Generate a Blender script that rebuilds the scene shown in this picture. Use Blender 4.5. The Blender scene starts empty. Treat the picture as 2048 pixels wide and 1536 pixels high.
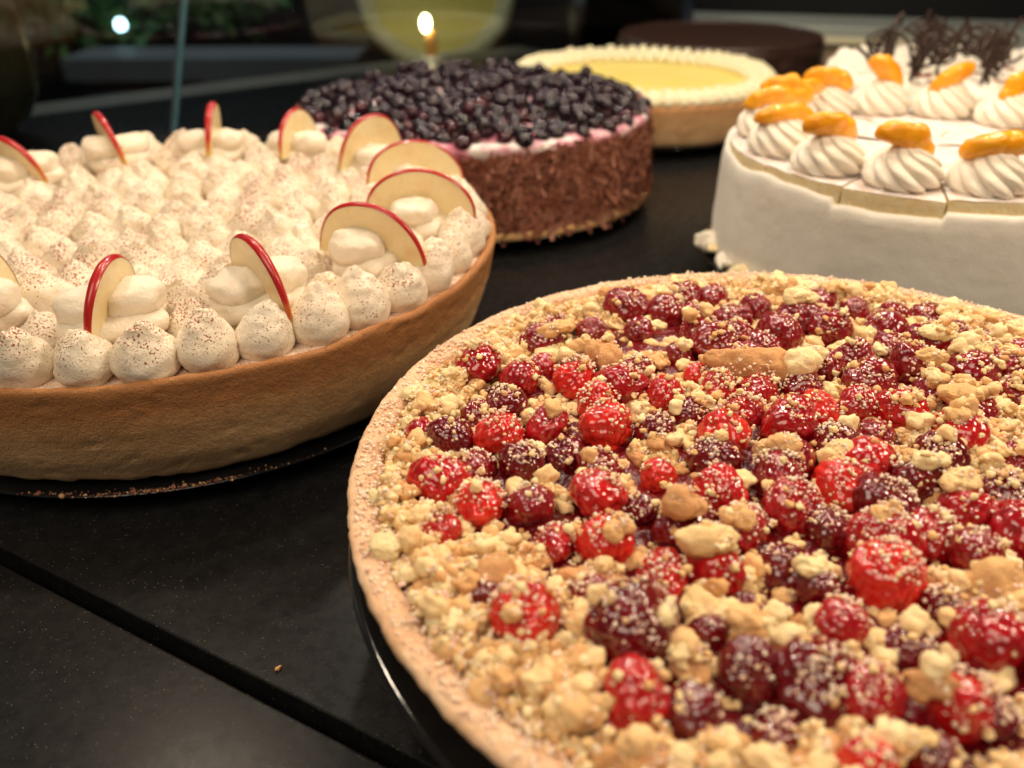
import bpy, bmesh, math, random
import numpy as np
from mathutils import Matrix, Vector
S = 0.01                      # all measures below are centimetres
C = bpy.data.collections.new('cake_counter'); bpy.context.scene.collection.children.link(C)
sc = bpy.context.scene
rng = np.random.default_rng(7); random.seed(7)

# ------------------------------------------------------------------ camera
PITCH, ROLL, FPX, CAMH = math.radians(29.705), math.radians(-0.27), 1723.0, 20.63
cam_d = bpy.data.cameras.new('camera'); cam = bpy.data.objects.new('camera', cam_d); sc.collection.objects.link(cam)
cam_d.sensor_width = 36; cam_d.lens = 36*FPX/2048; cam_d.clip_start = 0.01; cam_d.clip_end = 60
cam.matrix_world = Matrix.Translation((0, 0, CAMH*S)) @ Matrix.Rotation(math.pi/2-PITCH, 4, 'X') @ Matrix.Rotation(ROLL, 4, 'Z')
cam_d.dof.use_dof = True; cam_d.dof.focus_distance = 0.285; cam_d.dof.aperture_fstop = 8.5
sc.camera = cam
# ------------------------------------------------------------------ world, lamps, exposure
w = bpy.data.worlds.new('World'); sc.world = w; w.use_nodes = True
w.node_tree.nodes['Background'].inputs[0].default_value = (1.0, 0.95, 0.9, 1); w.node_tree.nodes['Background'].inputs[1].default_value = 0.065
sc.view_settings.view_transform = 'Standard'; sc.view_settings.look = 'None'; sc.view_settings.gamma = 1
sc.view_settings.exposure = 0.08
def area(name, loc, target, sx, sy, power, col):
    d = bpy.data.lights.new(name, 'AREA'); d.shape = 'RECTANGLE'; d.size = sx*S; d.size_y = sy*S; d.energy = power; d.color = col
    o = bpy.data.objects.new(name, d); sc.collection.objects.link(o); o.location = Vector(loc)*S
    o.rotation_euler = (Vector(target)-Vector(loc)).to_track_quat('-Z', 'Y').to_euler(); return o
for lx in (-30, 4, 34): area('case_spot_light', (lx, 52, 60), (lx*.7, 30, 0), 6, 6, 1.22, (1.0, 0.81, 0.61))
for lx in (-8, 34): area('case_rear_light', (lx, 84, 60), (lx*.6+4, 74, 0), 4, 4, 1.5, (1.0, 0.88, 0.72))
area('case_side_light', (48, 22, 46), (16, 22, 4), 14, 14, 1.6, (1.0, 0.78, 0.55))
area('soft_fill_light', (-20, -25, 80), (0, 30, 0), 70, 50, 4.6, (1.0, 0.82, 0.62))  # large unseen fill added above and behind the camera
area('far_room_fill', (-70, 190, 90), (-70, 215, -10), 60, 60, 5.0, (0.85, 0.95, 1.0))  # unseen cool fill added to lift the dark background

# ------------------------------------------------------------------ helpers
def vnoise(P, seed=0):
    P = np.asarray(P, float)+seed*17.31; i = np.floor(P).astype(np.int64); f = P-i; f = f*f*(3-2*f)
    def h(a, b, c):
        n = (a*73856093) ^ (b*19349663) ^ (c*83492791) ^ (seed*2654435761 & 0xffffff)
        n = (n ^ (n >> 13))*1274126177 & 0x7fffffff; n = (n ^ (n >> 16)) & 0xffff
        return n/32767.5-1
    o = 0
    for dx in (0, 1):
        for dy in (0, 1):
            for dz in (0, 1):
                wt = (f[:, 0] if dx else 1-f[:, 0])*(f[:, 1] if dy else 1-f[:, 1])*(f[:, 2] if dz else 1-f[:, 2])
                o = o+wt*h(i[:, 0]+dx, i[:, 1]+dy, i[:, 2]+dz)
    return o
def fbm(P, seed=0, octs=3):
    P = np.asarray(P, float); o = 0; a = 1
    for k in range(octs): o = o+a*vnoise(P*2**k, seed+k); a *= .5
    return o
_ico = {}
def ico(sub):
    if sub not in _ico:
        bm = bmesh.new(); bmesh.ops.create_icosphere(bm, subdivisions=sub, radius=1)
        V = np.array([v.co[:] for v in bm.verts]); F = np.array([[v.index for v in f.verts] for f in bm.faces]); bm.free()
        _ico[sub] = (V/np.linalg.norm(V, axis=1)[:, None], F)
    V, F = _ico[sub]; return V.copy(), F
def mesh(name, V, Fs, m, rnd=None, smooth=True):
    if not isinstance(Fs, list): Fs = [Fs]
    me = bpy.data.meshes.new(name); V = np.asarray(V, np.float32)*S
    me.vertices.add(len(V)); me.vertices.foreach_set('co', V.ravel())
    Fs = [np.asarray(f, np.int32) for f in Fs if len(f)]
    idx = np.concatenate([f.ravel() for f in Fs]); cnt = np.concatenate([np.full(len(f), f.shape[1]) for f in Fs])
    me.loops.add(len(idx)); me.loops.foreach_set('vertex_index', idx)
    me.polygons.add(len(cnt)); me.polygons.foreach_set('loop_start', np.concatenate([[0], np.cumsum(cnt)[:-1]]).astype(np.int32))
    me.update(calc_edges=True); me.validate()
    me.polygons.foreach_set('use_smooth', np.full(len(me.polygons), smooth)); me.materials.append(m)
    if rnd is not None:
        a = me.attributes.new('rnd', 'FLOAT', 'POINT'); a.data.foreach_set('value', np.asarray(rnd, np.float32))
    return me
def put(name, me, parent=None, loc=(0, 0, 0), rot=None, scale=None):
    o = bpy.data.objects.new(name, me); C.objects.link(o); o.parent = parent; o.location = Vector(loc)*S
    if rot is not None: o.rotation_euler = rot
    if scale is not None: o.scale = scale
    return o
def thing(name, label, cat, loc=(0, 0, 0), group=None):
    o = put(name, None, None, loc); o['label'] = label; o['category'] = cat
    if group: o['group'] = group
    return o
def tag(o, label, cat, group=None):
    o['label'] = label; o['category'] = cat
    if group: o['group'] = group
    return o
def lathe(prof, n, close=False, dis=None):
    prof = np.array(prof, float); k = len(prof); a = np.arange(n)*2*math.pi/n
    V = np.stack([prof[:, 0][None]*np.cos(a)[:, None], prof[:, 0][None]*np.sin(a)[:, None], np.repeat(prof[:, 1][None], n, 0)], -1).reshape(-1, 3)
    i, j = np.meshgrid(np.arange(n), np.arange(k if close else k-1), indexing='ij'); i2 = (i+1) % n; j2 = (j+1) % k
    F = np.stack([i*k+j, i2*k+j, i2*k+j2, i*k+j2], -1).reshape(-1, 4)
    return V, F
def smoothprof(pts, m):
    pts = np.array(pts, float); d = np.r_[0, np.cumsum(np.hypot(*np.diff(pts, axis=0).T))]; t = np.linspace(0, d[-1], m)
    q = np.c_[np.interp(t, d, pts[:, 0]), np.interp(t, d, pts[:, 1])]
    for _ in range(2): q[1:-1] = (q[:-2]+2*q[1:-1]+q[2:])/4
    return q
def merge(items):
    Vs, Fs, o = [], [], 0
    for V, F in items: Vs.append(V); Fs.append(np.asarray(F)+o); o += len(V)
    return np.concatenate(Vs), np.concatenate(Fs)
def box(x0, x1, y0, y1, z0, z1):
    V = np.array([[x, y, z] for x in (x0, x1) for y in (y0, y1) for z in (z0, z1)], float)
    return V, np.array([[0, 1, 3, 2], [4, 6, 7, 5], [0, 4, 5, 1], [2, 3, 7, 6], [0, 2, 6, 4], [1, 5, 7, 3]])
def bevel_box(name, V, F, m, b=.05, **kw):
    bm = bmesh.new(); vs = [bm.verts.new(Vector(v)*S) for v in V]; [bm.faces.new([vs[i] for i in f]) for f in F]
    bmesh.ops.recalc_face_normals(bm, faces=bm.faces)
    bmesh.ops.bevel(bm, geom=bm.edges[:], offset=b*S, segments=2, affect='EDGES', profile=.6)
    me = bpy.data.meshes.new(name); bm.to_mesh(me); bm.free(); me.materials.append(m); return put(name, me, **kw)
def tube(path, r, n=6):
    P = np.array(path, float); k = len(P); T = np.gradient(P, axis=0); T /= np.linalg.norm(T, axis=1)[:, None]+1e-9
    up = np.array([.13, .21, .97]); A = np.cross(T, up); A /= np.linalg.norm(A, axis=1)[:, None]+1e-9; B = np.cross(T, A)
    r = np.broadcast_to(r, k); a = np.arange(n)*2*math.pi/n
    V = (P[:, None]+r[:, None, None]*(np.cos(a)[None, :, None]*A[:, None]+np.sin(a)[None, :, None]*B[:, None])).reshape(-1, 3)
    i, j = np.meshgrid(np.arange(k-1), np.arange(n), indexing='ij')
    F = np.stack([i*n+j, i*n+(j+1) % n, (i+1)*n+(j+1) % n, (i+1)*n+j], -1).reshape(-1, 4); return V, F

# ------------------------------------------------------------------ materials
def mat(name, ramp, scale=1.0, rough=.5, spec=.5, sss=0, sssr=(.6, .3, .15), sssd=.2, coat=0, coatr=.05, bumps=(), src='noise',
        dust=None, detail=4, extra=None, sheen=0, roughvar=0):
    m = bpy.data.materials.new(name); m.use_nodes = True; nt = m.node_tree; N = nt.nodes; L = nt.links
    b = N['Principled BSDF']; geo = N.new('ShaderNodeNewGeometry'); pos = geo.outputs['Position']
    def noise(s, det=4, r=.55):
        n = N.new('ShaderNodeTexNoise'); n.inputs['Scale'].default_value = s*100; n.inputs['Detail'].default_value = det
        n.inputs['Roughness'].default_value = r; L.new(pos, n.inputs['Vector']); return n.outputs['Fac']
    def cr(fac, stops, interp='LINEAR'):
        c = N.new('ShaderNodeValToRGB'); c.color_ramp.interpolation = interp; e = c.color_ramp.elements
        while len(e) < len(stops): e.new(.5)
        for el, (p, col) in zip(e, stops): el.position = p; el.color = tuple(col)+(1,)
        L.new(fac, c.inputs['Fac']); return c.outputs['Color']
    def mix(f, a, bb):
        x = N.new('ShaderNodeMix'); x.data_type = 'RGBA'
        if isinstance(f, float): x.inputs[0].default_value = f
        else: L.new(f, x.inputs[0])
        for v, s in ((a, 6), (bb, 7)):
            if hasattr(v, 'is_linked'): L.new(v, x.inputs[s])
            else: x.inputs[s].default_value = tuple(v)+(1,)
        return x.outputs[2]
    def math_(op, a, bb=0.0):
        x = N.new('ShaderNodeMath'); x.operation = op; x.use_clamp = False
        for v, s in ((a, 0), (bb, 1)):
            if hasattr(v, 'is_linked'): L.new(v, x.inputs[s])
            else: x.inputs[s].default_value = v
        return x.outputs[0]
    def remap(v, a, bb, c=0., d=1.):
        x = N.new('ShaderNodeMapRange'); x.inputs[1].default_value = a; x.inputs[2].default_value = bb; x.inputs[3].default_value = c; x.inputs[4].default_value = d
        L.new(v, x.inputs[0]); return x.outputs[0]
    if src == 'noise': f = noise(scale, detail)
    elif src == 'object': f = N.new('ShaderNodeObjectInfo').outputs['Random']
    elif src == 'attr': a = N.new('ShaderNodeAttribute'); a.attribute_name = 'rnd'; f = a.outputs['Fac']
    elif src == 'objz': t = N.new('ShaderNodeTexCoord'); s = N.new('ShaderNodeSeparateXYZ'); L.new(t.outputs['Object'], s.inputs[0]); f = math_('MULTIPLY', s.outputs[2], 100.0)
    if src == 'objz': f = remap(math_('ADD', f, math_('MULTIPLY', math_('SUBTRACT', noise(2.5), .5), 1.2)), 0, scale)
    elif src in ('object', 'attr'): f = math_('ADD', f, math_('MULTIPLY', math_('SUBTRACT', noise(1.6 if src == 'object' else 3), .5), .5))
    col = cr(f, ramp)
    env = dict(N=N, L=L, geo=geo, noise=noise, cr=cr, mix=mix, math=math_, remap=remap, b=b, pos=pos)
    if dust:   # powder that has fallen on the faces that look up
        n1 = noise(dust['scale'], 1.5, .5); cov = noise(dust.get('cover', .35), 2)
        sx = N.new('ShaderNodeSeparateXYZ'); L.new(geo.outputs['Normal'], sx.inputs[0])
        up = remap(sx.outputs[2], dust.get('up0', -.1), dust.get('up1', .8), dust.get('lo', .0), 1.0)
        th = math_('SUBTRACT', dust['th'], math_('MULTIPLY', math_('MULTIPLY', up, remap(cov, .35, .65, .35, 1.0)), dust['gain']))
        msk = remap(math_('SUBTRACT', n1, th), 0, .03); col = mix(msk, col, dust['col'])
    if extra: col = extra(env, col) or col
    L.new(col, b.inputs['Base Color'])
    b.inputs['Roughness'].default_value = rough; b.inputs['Specular IOR Level'].default_value = spec
    if roughvar: L.new(remap(noise(roughvar[0]), .3, .7, rough-roughvar[1], rough+roughvar[1]), b.inputs['Roughness'])
    if sss: b.inputs['Subsurface Weight'].default_value = sss; b.inputs['Subsurface Radius'].default_value = sssr; b.inputs['Subsurface Scale'].default_value = sssd*S
    if coat: b.inputs['Coat Weight'].default_value = coat; b.inputs['Coat Roughness'].default_value = coatr
    nrm = None
    for s, d in bumps:
        bp = N.new('ShaderNodeBump'); bp.inputs['Strength'].default_value = 1; bp.inputs['Distance'].default_value = d*S
        L.new(noise(s, 3), bp.inputs['Height'])
        if nrm: L.new(nrm, bp.inputs['Normal'])
        nrm = bp.outputs[0]
    if nrm: L.new(nrm, b.inputs['Normal'])
    return m
cocoa = dict(scale=13, th=.725, gain=.235, col=(.33, .10, .05), cover=.28)
M = {}
def speckle(e, col):
    v = e['N'].new('ShaderNodeTexVoronoi'); v.inputs['Scale'].default_value = 900; e['L'].new(e['pos'], v.inputs['Vector'])
    m1 = e['remap'](v.outputs['Distance'], .16, .10); m2 = e['remap'](v.outputs['Color'], .55, .8)
    return e['mix'](e['math']('MULTIPLY', e['math']('MULTIPLY', m1, m2), .7), col, (.30, .28, .26))
M['granite'] = mat('dark_granite', [(.3, (.007, .007, .0075)), (.7, (.013, .0128, .0125))], 1.5, .28, .16, bumps=[(14, .002)], extra=speckle, roughvar=(2.5, .04), detail=8)
M['gap'] = mat('gap_floor', [(.3, (.004, .004, .004)), (.7, (.008, .008, .008))], 1, .5)
M['rubber'] = mat('spacer_rubber', [(.3, (.012, .009, .006)), (.7, (.02, .015, .010))], 3, .6)
M['plate'] = mat('black_plate', [(.3, (.006, .006, .007)), (.7, (.010, .010, .011))], 1, .16, .5, roughvar=(2, .05))
M['plate_clear'] = mat('dark_glossy_tray', [(.3, (.007, .007, .008)), (.7, (.012, .011, .010))], 1, .1, .6, bumps=[(6, .002)])
def bake(e, col):
    a = e['remap'](e['noise'](.5, 6, .7), .42, .68); c2 = e['mix'](e['math']('MULTIPLY', a, .45), col, (.42, .19, .07)); b_ = e['remap'](e['noise'](7, 3), .60, .68); return e['mix'](e['math']('MULTIPLY', b_, .4), c2, (.30, .13, .045))
M['crust'] = mat('baked_crust', [(0, (.80, .61, .38)), (.25, (.74, .51, .28)), (.72, (.66, .40, .19)), (.90, (.56, .29, .12)), (1, (.46, .20, .07))], 5.0, .62, .3, src='objz', bumps=[(5, .05), (14, .04), (30, .02)], extra=bake, sss=.1, sssd=.2)
M['shortcrust'] = mat('sandy_shortcrust', [(.3, (.70, .41, .22)), (.5, (.78, .50, .30)), (.7, (.84, .60, .39))], 1.4, .75, .25, bumps=[(6, .04), (22, .03)], sss=.1, detail=6)
M['cream'] = mat('cocoa_dusted_cream', [(.3, (.79, .68, .51)), (.7, (.85, .76, .61))], .8, .5, .35, sss=.25, sssr=(.9, .6, .35), sssd=.3, bumps=[(2.5, .05), (11, .03), (35, .006)], dust=cocoa)
M['cream_plain'] = mat('piped_apple_cream', [(.3, (.79, .68, .52)), (.7, (.85, .76, .62))], .8, .5, .35, sss=.25, sssr=(.9, .6, .35), sssd=.3, bumps=[(2, .06), (9, .035)], dust=dict(scale=7, th=.80, gain=.05, col=(.35, .2, .1), cover=.5))
M['cream_film'] = mat('dusted_cream_filling', [(.3, (.80, .60, .45)), (.7, (.86, .70, .56))], .9, .55, .3, sss=.2, sssd=.3, bumps=[(5, .04)], dust=dict(cocoa, gain=.20, scale=18, lo=.5))
M['flesh'] = mat('apple_flesh', [(.3, (.85, .70, .38)), (.7, (.89, .78, .50))], .7, .28, .5, sss=.35, sssr=(.9, .6, .25), sssd=.35, bumps=[(6, .015), (20, .008)], detail=6, extra=lambda e, c: e['mix'](e['math']('MULTIPLY', e['remap'](e['noise'](1.3, 5, .65), .48, .72), .4), c, (.72, .45, .17)))
M['peel'] = mat('apple_peel', [(0, (.55, .42, .05)), (.16, (.60, .18, .025)), (.36, (.50, .02, .015)), (1, (.42, .008, .012))], 3.1, .28, .5, src='objz', coat=.25, bumps=[(5, .01)])
def berry_extra(e, col):
    lw = e['N'].new('ShaderNodeLayerWeight'); return col
M['rasp'] = mat('glazed_raspberry', [(0, (.055, .003, .010)), (.25, (.13, .004, .012)), (.5, (.32, .006, .012)), (.75, (.52, .010, .012)), (1, (.62, .022, .012))], 1, .22, .5, src='object', sss=.3, sssr=(1., .12, .06), sssd=.25, coat=.9, coatr=.06, bumps=[(3, .03), (14, .01)])
M['jam'] = mat('berry_glaze', [(.3, (.05, .001, .003)), (.7, (.20, .004, .006))], .9, .10, .35, coat=0, sss=.1, sssr=(1, .1, .05), bumps=[(2.2, .12), (7, .03)])
M['custard'] = mat('custard_filling', [(.3, (.62, .22, .06)), (.5, (.70, .38, .15)), (.7, (.74, .50, .26))], .8, .4, .4, sss=.2, bumps=[(3, .06), (12, .02)])
crcol = [(0, (.64, .34, .14)), (.25, (.80, .50, .23)), (.5, (.88, .63, .32)), (1, (.92, .74, .42))]
M['crumb'] = mat('butter_crumble', crcol, 1, .8, .2, src='attr', sss=.3, sssr=(.9, .6, .3), sssd=.2, bumps=[(12, .03), (30, .015)])
M['chunk'] = mat('crumble_chunk', crcol, 1, .8, .2, src='object', sss=.15, sssd=.15, bumps=[(10, .035), (28, .015)])
M['grain'] = mat('fine_sugar_crumb', [(0, (.80, .52, .40)), (.5, (.87, .68, .52)), (1, (.90, .80, .62))], 1, .75, .25, src='attr', sss=.15, sssd=.1)
M['shave'] = mat('chocolate_shavings', [(0, (.24, .08, .05)), (.5, (.36, .135, .085)), (1, (.48, .23, .16))], 1, .55, .3, src='attr', bumps=[(12, .02)])
M['choc_side'] = mat('chocolate_sponge', [(.3, (.15, .05, .026)), (.7, (.24, .085, .045))], 2, .7, .2, bumps=[(4, .1)])
M['pinkcream'] = mat('pink_white_cream', [(.38, (.80, .76, .70)), (.5, (.62, .30, .36)), (.62, (.42, .09, .15))], .55, .5, .3, bumps=[(3, .05)], detail=5)
M['blue'] = mat('glazed_blueberry', [(0, (.005, .003, .006)), (.6, (.014, .004, .009)), (1, (.06, .006, .012))], 1, .06, .6, src='object')
M['biscuit'] = mat('biscuit_base', [(.3, (.52, .29, .10)), (.7, (.66, .42, .19))], 2, .7, .3, bumps=[(8, .03)])
M['whip'] = mat('whipped_cream', [(.3, (.80, .73, .60)), (.7, (.86, .80, .68))], .9, .5, .3, sss=.2, sssr=(.8, .6, .4), sssd=.3, bumps=[(3, .03), (12, .012)])
M['lemoncream'] = mat('piped_vanilla_cream', [(.3, (.80, .72, .45)), (.7, (.84, .78, .55))], .9, .55, .3, bumps=[(4, .08)], sss=.1)
M['curd'] = mat('lemon_curd', [(.3, (.84, .66, .14)), (.7, (.88, .74, .24))], .8, .35, .4, sss=.1, bumps=[(1.5, .05)])
M['icing'] = mat('cake_side_cream', [(.3, (.82, .78, .68)), (.7, (.86, .82, .74))], .7, .6, .3, sss=.15, sssr=(.8, .6, .4), sssd=.3, bumps=[(1.2, .03), (9, .02)], detail=3)
M['sugar_top'] = mat('sugar_dusted_top', [(.35, (.78, .60, .46)), (.5, (.78, .70, .66)), (.65, (.84, .80, .80))], 2.2, .8, .2, bumps=[(6, .03), (20, .02)], detail=6)
M['sponge'] = mat('yellow_sponge', [(.3, (.84, .64, .32)), (.7, (.90, .78, .50))], 2.5, .8, .2, bumps=[(6, .06), (16, .03)], sss=.1)
M['mandarin'] = mat('mandarin_flesh', [(.3, (.90, .33, .006)), (.7, (.94, .46, .016))], 1.6, .25, .4, sss=.3, sssr=(1, .5, .05), sssd=.25, coat=.35, bumps=[(4, .04), (14, .012)])
M['darkchoc'] = mat('dark_chocolate', [(.3, (.030, .014, .010)), (.7, (.055, .026, .018))], 1, .35, .4, bumps=[(2, .04)])
M['wood'] = mat('dark_wood_trim', [(.3, (.16, .125, .085)), (.7, (.24, .19, .13))], .15, .5, bumps=[(1, .02)])
M['floor'] = mat('dark_floor', [(.3, (.012, .013, .016)), (.7, (.02, .021, .026))], .02, .6)
M['bench'] = mat('grey_bench', [(.3, (.10, .10, .11)), (.7, (.14, .14, .15))], .1, .6)
M['leaf'] = mat('plant_leaf', [(0, (.015, .05, .012)), (.6, (.035, .11, .02)), (1, (.07, .17, .03))], 1, .5, src='attr')
M['beige'] = mat('beige_panel', [(.3, (.30, .22, .13)), (.7, (.35, .26, .16))], .1, .6)
M['ledge'] = mat('pale_grey_ledge', [(.3, (.34, .37, .33)), (.7, (.40, .43, .38))], .1, .4)
M['vase'] = mat('brown_green_vase', [(.3, (.05, .045, .022)), (.7, (.10, .085, .05))], .25, .25, coat=.5)
M['steel'] = mat('dark_metal', [(.3, (.03, .04, .05)), (.7, (.05, .06, .07))], 1, .35)
def emis(name, col, s):
    m = bpy.data.materials.new(name); m.use_nodes = True; b = m.node_tree.nodes['Principled BSDF']
    b.inputs['Base Color'].default_value = tuple(col)+(1,); b.inputs['Emission Color'].default_value = tuple(col)+(1,); b.inputs['Emission Strength'].default_value = s; return m
M['bulb'] = emis('warm_lamp_reflection', (1, .80, .45), 30); M['bulb_cool'] = emis('lit_cool_bulb', (.6, .9, 1), 9)
g = bpy.data.materials.new('pane_glass'); g.use_nodes = True; N = g.node_tree.nodes; L = g.node_tree.links; N.remove(N['Principled BSDF'])
tr = N.new('ShaderNodeBsdfTransparent'); tr.inputs[0].default_value = (.80, .86, .86, 1); gl = N.new('ShaderNodeBsdfGlossy'); gl.inputs['Roughness'].default_value = .02
fr = N.new('ShaderNodeFresnel'); fr.inputs[0].default_value = 1.5; mx = N.new('ShaderNodeMixShader')
L.new(fr.outputs[0], mx.inputs[0]); L.new(tr.outputs[0], mx.inputs[1]); L.new(gl.outputs[0], mx.inputs[2]); L.new(mx.outputs[0], N['Material Output'].inputs[0]); M['glass'] = g
M['glass_edge'] = mat('teal_glass_edge', [(.3, (.05, .13, .16)), (.7, (.07, .17, .20))], 1, .2, coat=.5)

# ------------------------------------------------------------------ the setting: counter, gap, far floor
gd = np.array([11.05, -6.18]); gd /= np.linalg.norm(gd); gn = np.array([-gd[1], gd[0]])     # gap direction and its normal (away from camera)
A0, A1 = np.array([-10.22, 19.64]), np.array([-11.12, 19.71])
A1 = A0-gn*0.55
bd = np.array([.8, .6]); Bp = np.array([-21, 117.8])
def line_pt(P, d, x): t = (x-P[0])/d[0]; return P+d*t
def slab(name, poly, z0, z1, m, b=.08):
    n = len(poly); V = [[*q, z1] for q in poly]+[[*q, z0] for q in poly]
    F = [list(range(n)), list(range(2*n-1, n-1, -1))]+[[i, n+i, n+(i+1) % n, (i+1) % n] for i in range(n)]
    o = bevel_box(name, V, F, m, b); o['kind'] = 'structure'; return o
pa, pb = line_pt(A0, gd, -88), line_pt(A0, gd, 90)
slab('counter', [pa, pb, (150, -30), (150, 125), line_pt(Bp, bd, -6), line_pt(Bp, bd, -88)], -2.2, 0, M['granite'])
pa, pb = line_pt(A1, gd, -88), line_pt(A1, gd, 90)
slab('counter', [(-88, -40), (88, -40), pb, pa], -2.2, -.03, M['granite'])
V, F = box(-130, 150, -60, 40, -3.6, -3.2); bevel_box('counter_base', V, F, M['gap'])['kind'] = 'structure'
n1 = np.array([-.6, .8]); q0, q1 = line_pt(Bp, bd, -140), line_pt(Bp, bd, 6)
slab('counter_edge', [q0+n1*.2, q1+n1*.2, q1+n1*8, q0+n1*8], -3, -.3, M['wood'], .2)
V, F = box(-600, 600, 60, 800, -91, -90); o = put('floor', mesh('floor', V, F, M['floor'], smooth=False)); o['kind'] = 'structure'
V, F = box(-600, 600, 620, 640, -90, 200); o = put('far_wall', mesh('far_wall', V, F, M['floor'], smooth=False)); tag(o, 'dark far wall of the room behind the counter', 'wall')

for i, (t, lab) in enumerate([(-4.15, 'small rubber spacer in the counter gap, nearest the apple tart'), (-.1, 'small rubber spacer in the middle of the counter gap'), (4.25, 'small rubber spacer in the counter gap, nearest the raspberry tart')]):
    q = A0-gn*.35+gd*t; V, F = box(-.28, .28, -.16, .16, 0, .55)
    o = bevel_box('gap_spacer', V, F, M['rubber'], .05, loc=(q[0], q[1], -1.35), rot=(0, 0, math.atan2(gd[1], gd[0])+.2*i)); tag(o, lab, 'spacer', 'spacers in the counter gap')
    V, F = box(-.28, .28, -.16, .16, -2.25, -.0)
    bevel_box('stem', V, F, M['rubber'], .05, parent=o, loc=(0, 0, 0))

# ------------------------------------------------------------------ plates
def plate(cx, cy, R, label, zt=1.15, group='black plates under the cakes', m='plate'):
    t = thing('cake_plate', label, 'plate', (cx, cy, 0), group)
    V, F = lathe(smoothprof([(0, zt-.25), (R-.9, zt-.25), (R-.45, zt-.1), (R-.08, zt+.12), (R, zt+.1), (R-.02, zt), (R-.6, zt-.3), (R-2, zt-.5), (0, zt-.5)], 60), 160)
    put('dish', mesh('dish', V, F, M[m]), t)
    V, F = lathe([(R-4, zt-.42), (R-4, 0.0), (R-4.4, 0.0), (R-4.4, zt-.42)], 96, True); put('foot_ring', mesh('foot_ring', V, F, M[m], smooth=False), t); return t
AP, RA, BL, LE, WH, TW, CH = (-16.3, 40.49), (9.61, 21.41), (-2.71, 65.99), (12.8, 88.5), (23.9, 50.15), (38.6, 73.5), (24.8, 109)
plate(*AP, 15.0, 'black plate under the apple cream tart, cocoa crumbs along its rim')
plate(*RA, 14.95, 'dark glossy tray under the raspberry crumble tart', zt=4.35, m='plate_clear')
plate(*BL, 13.75, 'black plate under the blueberry cake with chocolate shavings')
plate(*LE, 13.35, 'black plate under the pale yellow lemon tart')
plate(*WH, 12.2, 'black plate under the white mandarin cream cake')
plate(*TW, 13.3, 'black plate under the cream cake with chocolate lattice')
plate(*CH, 13.0, 'black plate under the plain dark chocolate cake')

# ------------------------------------------------------------------ cream shapes
def dollop(seed, h=2.1, amp=.10):
    pr = smoothprof([(0.9, 0), (1.04, .2), (1.12, .5), (1.06, .85), (.90, 1.2), (.66, 1.52), (.40, 1.80), (.2, 1.98), (.05, 2.06), (0.0, 2.06)], 34); pr[:, 1] *= h/2.06
    V, F = lathe(pr, 48); r = np.random.default_rng(seed); u = V[:, 2]/h
    n = fbm(V*1.1, seed, 3); d = V.copy(); d[:, 2] = 0; d /= np.linalg.norm(d, axis=1)[:, None]+1e-6
    V += d*(n*amp+.010*np.sin(V[:, 2]*11+5*vnoise(V*.8, seed+5)))[:, None]
    V[:, 0] += u**2*r.uniform(-.38, .38); V[:, 1] += u**2*r.uniform(-.38, .38); V += (u**3*.14)[:, None]*np.stack([vnoise(V*3.5, seed+k) for k in (31, 32, 33)], -1); V[:, 2] += .05*vnoise(V*1.7, seed+9)*u
    return V, F
def blob(a, b, c, seed, amp=.06, flat=.75):
    V, F = ico(4); V = np.sign(V)*np.abs(V)**np.array([.9, .9, flat]); V *= (a, b, c)
    V *= (1+amp*fbm(V*1.2, seed, 3))[:, None]; return V, F
def sh(VF, x, y, z, rz=0):
    V, F = VF; c, s = math.cos(rz), math.sin(rz); V = V@np.array([[c, s, 0], [-s, c, 0], [0, 0, 1]]); return V+np.array([x, y, z]), F

# ------------------------------------------------------------------ apple tart
t = thing('apple_tart', 'tall shortcrust tart covered in cocoa dusted cream peaks with upright red apple slices', 'tart', (*AP, 0))
V, F = lathe(smoothprof([(0, 1.15), (13.6, 1.15), (13.9, 1.3), (14.65, 2.6), (15.2, 4.2), (15.52, 5.9), (15.6, 6.1), (15.5, 6.2), (15.3, 6.22), (15.12, 6.1), (15.05, 5.8), (15.0, 5.5)], 120), 420)
d = V.copy(); d[:, 2] = 0; d /= np.linalg.norm(d, axis=1)[:, None]+1e-6; side = (V[:, 2] > 1.2)*1.
pits = np.clip(vnoise(V*2.4*np.array([1, 1, 1.6]), 3)-.45, 0, 1)
V = V+d*(side*(.035*fbm(V*.3, 1, 2)+.012*fbm(V*3, 2, 2)-.26*pits))[:, None]; V[:, 2] += (V[:, 2] > 5.4)*(.07*fbm(V*.6, 8, 3)+.02*vnoise(V*5, 9)); V[:, 2] += (V[:, 2] < 1.6)*.08*vnoise(V*2.2, 4)
put('crust', mesh('crust', V, F, M['crust']), t)
V, F = lathe(np.c_[np.linspace(0, 15.2, 60), np.full(60, 5.95)], 200); V[:, 2] += .07*fbm(V*.9, 12, 3); put('cream_filling', mesh('cream_filling', V, F, M['cream_film']), t)
dmes = [mesh('cream_dollop', *dollop(20+i), M['cream']) for i in range(8)]
imes = [mesh('cream_dollop', *dollop(40+i, 2.0, .17), M['cream']) for i in range(8)]
spots = []; ros = [(-81.8+25.714*k) for k in range(14)]
a = -92.6
while a < 262: spots.append((14.1, a, 1.0, 0)); a += 8.35
for R, n, z in ((11.9, 28, 0), (9.55, 28, 0), (7.7, 23, 0), (5.8, 17, 0), (3.9, 12, 0), (2.0, 6, 0), (0, 1, 0)):
    for k in range(n):
        if R == 11.9:
            if k % 2 == 0: continue
            aa = ros[0]+360/28*k; sc_ = .82
        else: aa = 360/n*k+R*11+rng.uniform(-4, 4); sc_ = rng.uniform(.9, 1.05)
        spots.append((R+rng.uniform(-.15, .15), aa, sc_, 1))
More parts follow.
